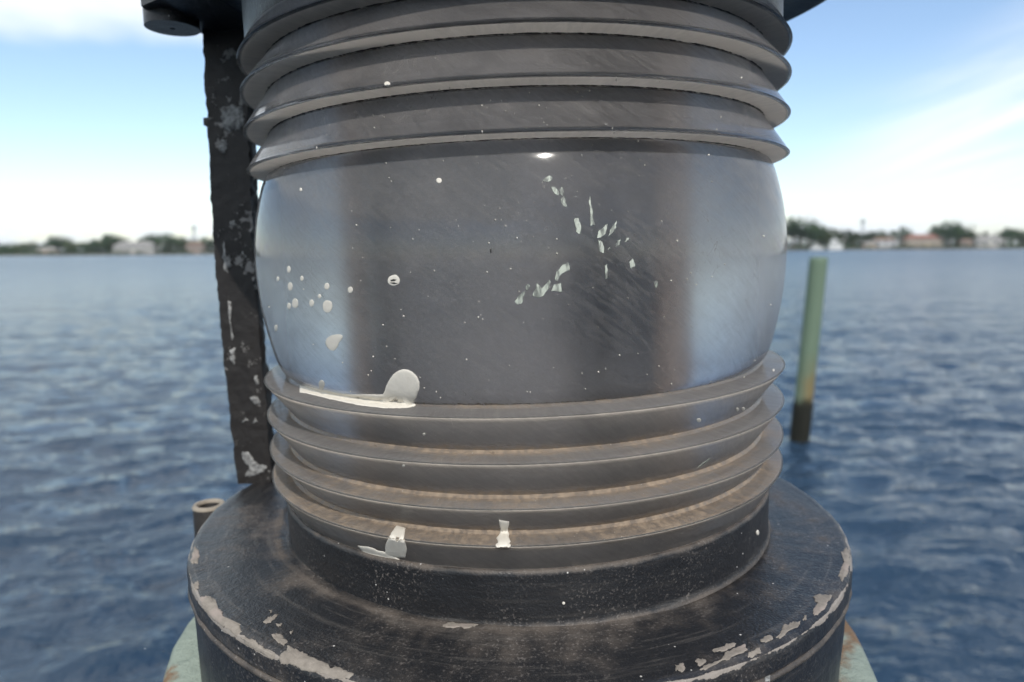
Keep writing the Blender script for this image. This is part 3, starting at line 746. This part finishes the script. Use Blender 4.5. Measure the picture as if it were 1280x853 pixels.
def marks(name, T, polys, m, par, h, jit=0., label=None, sub=2):
    for i, p in enumerate(polys):
        mb = MB(); blob(mb, T, p, h, jit, i+3, sub)
        if mb.v:
            o = mb.build(name, m, par, True, 60)
            if label: o['label'] = label
drops = [(376.2, 237.3, 1.6, 2.4), (347.5, 348.8, 1.7, 3), (362.8, 358.5, 3, 5.5), (377.3, 348.3, 2.2, 3.5), (369, 379.5, 4, 6.5), (361.3, 382.8, 2.4, 4.3), (389.5, 379, 3, 4.7), (399.5, 370.8, 2.3, 3), (408.5, 358.3, 3.3, 4.5), (438, 362.5, 3.3, 4.2), (409.3, 383, 6.3, 8.3), (402, 481, 4, 6), (530, 543, 2.1, 1.8), (504.6, 582.5, 2, 1.8), (492.5, 350.5, 8, 7.2), (548.7, 226.2, 3.4, 3.6), (484, 105, 4, 3), (873.5, 525.5, 3, 2.6), (921.6, 512, 2, 2.4), (929, 511.3, 2, 2.4), (966.8, 463, 1.5, 1.5), (623, 682, 3.6, 3), (635.5, 682, 3, 2.6), (345, 410, 2, 4.2), (361, 337, 2.2, 4.5)]
polys = [ell(*d) for d in drops]
polys.append([(407, 425), (412, 420), (420, 418), (428, 418.5), (428.5, 423), (424, 428), (422, 434), (418, 439), (412, 438), (407, 432)])
marks('paint_drop', TL, [chaikin(p, 1) for p in polys], 'white_paint', lens, .00016)
splash = MB()
blob(splash, TL, chaikin(off([(0, 262), (10, 225), (45, 165), (95, 138), (140, 152), (172, 185), (180, 235), (160, 285), (147, 305), (165, 325), (120, 336), (50, 338), (-10, 335), (-30, 290)], 3.9875, 480, 426)), .00025, .35, 1, 2)
top = [(850, 242), (865, 222), (960, 240), (1060, 262), (1140, 268), (1290, 268)]; bot = [(1290, 338), (1150, 322), (1000, 290), (870, 258)]
for i in range(4):   # the long run of paint along the seam, laid as overlapping short lengths
    def at(l, t):
        k = t*(len(l)-1); j = min(int(k), len(l)-2); f_ = k-j; return (l[j][0]+(l[j+1][0]-l[j][0])*f_, l[j][1]+(l[j+1][1]-l[j][1])*f_)
    def curve(pts, X):
        pts = sorted(pts)
        for a, b in zip(pts, pts[1:]):
            if a[0] <= X <= b[0]: return a[1]+(b[1]-a[1])*(X-a[0])/(b[0]-a[0])
        return pts[-1][1]
    x0 = 855+i*108; x1 = x0+118
    seg_ = [(x0+(x1-x0)*k/5, curve(top, max(865, x0+(x1-x0)*k/5))) for k in range(6)]+[(x1-(x1-x0)*k/5, curve(bot, max(870, x1-(x1-x0)*k/5))) for k in range(6)]
    blob(splash, TL, off(seg_, 3.9875, 160, 426), .0003, .25, 20+i, 3)
o = splash.build('paint_splash', 'white_paint', lens, True, 60); o['label'] = 'long white splash of paint with a round end on the lens seam'
drips = MB()
blob(drips, TL, [(496, 657), (507, 660), (505, 672), (509, 687), (507, 697), (480, 697), (482, 680), (488, 668)], .0003, .5, 2, 4)
blob(drips, TL, [(447, 682), (460, 684), (485, 692), (500, 700), (498, 704), (480, 702), (455, 692)], .0003, .5, 3, 4)
drips.build('paint_drip', 'white_paint', lens, True, 60)
drips = MB(); blob(drips, TL, [(624, 650), (636, 652), (635, 665), (638, 678), (634, 684), (622, 684), (621, 674), (626, 664)], .0004, .7, 4, 4)
drips.build('paint_drip', 'white_paint', lens, True, 60)
marks('dirt_spot', TL, [[(488, 350), (492, 348.5), (497, 350), (494, 351.5), (489, 352)], [(487, 353.5), (493, 353), (498, 354.5), (493, 355.5)], ell(613.5, 314, 1.3, 3)], 'dirt', lens, .0003, .4)
sc_ = [[(790, 52), (800, 42), (825, 28), (843, 35), (838, 50), (815, 58)], [(832, 85), (855, 85), (878, 110), (870, 125), (850, 112)], [(878, 95), (890, 85), (900, 110), (893, 128), (880, 122)], [(883, 145), (895, 125), (908, 150), (916, 183), (900, 182), (885, 160)],
 [(1027, 130), (1035, 160), (1042, 210), (1053, 275), (1032, 278), (1028, 200)], [(950, 240), (972, 240), (985, 275), (980, 320), (962, 305)], [(1065, 340), (1075, 305), (1105, 275), (1120, 268), (1112, 310), (1090, 335)], [(1122, 330), (1135, 290), (1163, 250), (1160, 285), (1140, 315)],
 [(1070, 350), (1085, 352), (1098, 380), (1098, 412), (1078, 405)], [(1157, 385), (1170, 350), (1183, 345), (1175, 375)], [(1205, 360), (1215, 340), (1225, 338), (1215, 362)], [(1115, 400), (1125, 382), (1128, 390)],
 [(856, 550), (862, 505), (885, 480), (925, 460), (928, 498), (890, 515), (865, 555)], [(742, 630), (765, 565), (790, 590), (830, 545), (833, 570), (800, 625), (770, 640)], [(710, 580), (718, 570), (730, 575), (722, 598), (712, 597)], [(655, 655), (680, 620), (705, 603), (690, 665), (668, 670)],
 [(840, 600), (850, 570), (885, 565), (888, 607)], [(1225, 460), (1245, 440), (1256, 480), (1235, 490)], [(1105, 480), (1116, 470), (1118, 540), (1110, 548)]]
marks('green_scuff', TL, [off(p, 4, 480, 213) for p in sc_]+[[(871.5, 584.5), (885, 573.5), (886.8, 574.5), (875, 583.5)], ell(820, 355.5, 1.6, 4)], 'scuff', lens, .00010, .75, None, 5)
sp = MB(); r_ = random.Random(9)
for i in range(170):
    x = r_.gauss(640, 170); y = r_.uniform(90, 500)
    if 335 < x < 965:
        s_ = r_.choice((.5, .6, .7, .8, 1.1)); blob(sp, TL, ell(x, y, s_, s_*1.1, 6), .00025, 0, i, 1)
o = sp.build('paint_speck', 'white_paint', lens, True); o['kind'] = 'stuff'; 

fl = bpy.data.objects['base_flange']; TF = bvh(fl); TB = bvh(bpy.data.objects['base_body']); TS = bvh(bpy.data.objects['lens_seat'])
ch1 = [[(360, 430), (390, 418), (430, 430), (445, 470), (475, 510), (480, 540), (560, 565), (572, 600), (545, 625), (500, 590), (450, 560), (400, 510), (370, 480)], [(560, 625), (620, 630), (650, 660), (700, 690), (735, 715), (725, 742), (690, 715), (640, 690), (590, 665)], [(715, 612), (760, 608), (800, 645), (780, 668), (740, 645)],
 [(755, 735), (785, 700), (800, 665), (850, 690), (900, 720), (930, 740), (940, 800), (880, 800), (830, 765), (760, 760)], [(900, 722), (1000, 760), (1005, 780), (1060, 780), (1130, 815), (1110, 835), (1050, 835), (960, 805), (910, 790)],
 [(678, 550), (700, 530), (750, 512), (745, 530), (690, 562)], [(740, 560), (770, 560), (768, 572), (750, 572)], [(805, 605), (828, 600), (815, 612)], [(705, 495), (720, 490), (718, 505)], [(320, 205), (340, 170), (360, 215), (345, 260), (318, 258)], [(322, 360), (350, 345), (355, 380), (337, 395)]]
ch2 = [[(865, 425), (890, 412), (958, 415), (948, 450), (920, 490), (870, 525), (862, 490), (885, 460)], [(720, 565), (760, 555), (800, 545), (798, 570), (740, 600), (700, 636), (682, 636), (710, 595)], [(820, 520), (838, 515), (830, 546), (812, 543)], [(600, 640), (650, 615), (672, 630), (650, 650), (610, 655)],
 [(355, 695), (400, 680), (470, 648), (485, 660), (440, 690), (370, 705)], [(430, 700), (530, 660), (540, 690), (450, 735), (400, 748)], [(400, 745), (430, 735), (330, 790), (297, 790), (340, 765)], [(175, 765), (215, 760), (230, 780), (205, 800), (180, 795)], [(270, 745), (310, 732), (335, 748), (300, 775)], [(540, 705), (600, 680), (605, 705), (560, 730), (540, 728)],
 [(1010, 200), (1030, 180), (1047, 190), (1050, 260), (1036, 310), (1013, 350), (992, 325), (1000, 290), (1028, 240)], [(1020, 115), (1040, 125), (1043, 158), (1035, 140)], [(968, 4), (1000, 12), (1030, 78), (1024, 90), (1000, 50)]]
marks('chipped_patch', TF, [off(p, 4, 160, 640) for p in ch1]+[off(p, 4, 800, 640) for p in ch2]+[off([(290, 565), (320, 553), (470, 562), (430, 582), (300, 580)], 4, 480, 640)], 'chipped_metal', fl, .00022, 1.3, sub=8)
marks('chipped_patch', TB, [off([(615, 805), (650, 805), (648, 850), (625, 850)], 4, 800, 640), off([(508, 675), (520, 672), (520, 690), (510, 692)], 4, 160, 640)], 'grey_chip', bpy.data.objects['base_body'], .0002, .6, sub=3)
marks('paint_drop', TS, [ell(704.5, 754, 1.9), ell(947, 666, 1.5, 3.5)], 'white_paint', bpy.data.objects['lens_seat'], .0003)
TBar = bvh(barO)
bp = [off([(480, 130), (520, 120), (530, 60), (550, 70), (545, 110), (590, 130), (620, 170), (655, 160), (650, 230), (635, 285), (610, 270), (600, 220), (540, 195), (500, 185)], 4, 160, 213), off([(478, 355), (487, 420), (512, 425), (515, 465), (495, 515), (480, 500), (474, 420)], 4, 160, 213), off([(500, 655), (512, 650), (525, 840), (515, 850)], 4, 160, 213),
 off([(570, 555), (600, 560), (640, 610), (690, 625), (680, 650), (620, 680), (580, 680), (600, 640), (575, 600)], 3.9875, 160, 426), ell(291.5, 147, 15, 17, 14), ell(279, 182, 5, 8), ell(291, 280, 3.5), ell(306, 318, 2.5), ell(303, 333, 2.2), ell(319.5, 359, 3), ell(324, 398, 3), ell(320, 501, 5), ell(306.5, 526, 3), ell(320, 526, 3), ell(321, 476, 3, 5), ell(292, 445, 2.5, 12)]
marks('bare_patch', TBar, bp, 'grey_chip', barO, .0005, 2.2, sub=5)
def flakes():
    r = random.Random(4)
    for (x, y, s_) in ((263, 152, 7), (268, 158, 4), (271, 250, 6), (274, 262, 4), (277, 325, 8), (279, 334, 7), (282, 345, 5), (289, 440, 5), (291, 455, 5), (293, 500, 4), (290, 400, 3)):
        d = pray(x, y); c = CAM+d*(1.104*S/d.y); b = MB(); k = s_*1.35/FPX*1.1*S; pts = []
        for i in range(7):
            a = 6.283*i/7; rr = k*r.uniform(.45, 1.25); pts.append(c+Vector((math.cos(a)*rr*.9, r.uniform(-.3, .3)*k, math.sin(a)*rr))-ROOT)
        n_ = len(pts); v = pts+[p+Vector((0, .0005, 0)) for p in pts]
        b.add(v, [tuple(range(n_)), tuple(reversed(range(n_, 2*n_)))]+[(i, n_+i, n_+(i+1) % n_, (i+1) % n_) for i in range(n_)])
        b.build('paint_flake', 'bar_paint' if r.random() < .6 else 'grey_chip', barO)
flakes()

# ---------------------------------------------------------------- the pile that carries the lantern
def pile():
    c = wp(.005, 1, 0); H = CAMH-.548*S
    v = []; f = []; n = 96; prof_ = [(.001, H-.0008), (.30*S, H-.0008), (.44*S, H-.0008), (.492*S, H-.001), (.500*S, H-.003), (.503*S, H-.010), (.504*S, H-.06), (.504*S, H-.3), (.505*S, H-1.2), (.51*S, -3.9)]
    k = len(prof_)
    for i in range(n):
        t = 6.28318*i/n
        q = .5+.5*noise.noise(Vector((math.cos(t)*1.6, math.sin(t)*1.6, 4.)))
        for j, (r0, z) in enumerate(prof_):
            g_ = noise.noise(Vector((math.cos(t)*9, math.sin(t)*9, z*1.2)))
            zz = z-(H-z)*.5*q if 3 <= j <= 6 else z
            rr = r0*(1+(.010*g_ if j > 2 else 0)); v.append((rr*math.cos(t), rr*math.sin(t), zz-H))
    for i in range(n):
        for j in range(k-1): a = i*k; b = ((i+1) % n)*k; f.append((a+j, a+j+1, b+j+1, b+j))
    o = mk('wooden_pile', v, f, 'pile_wood', None, True, 50, loc=(c.x, c.y, H))
    tag(o, 'round timber pile with flaking pale green surface under the lantern', 'pile')
pile()
print('objects', len(bpy.data.objects))
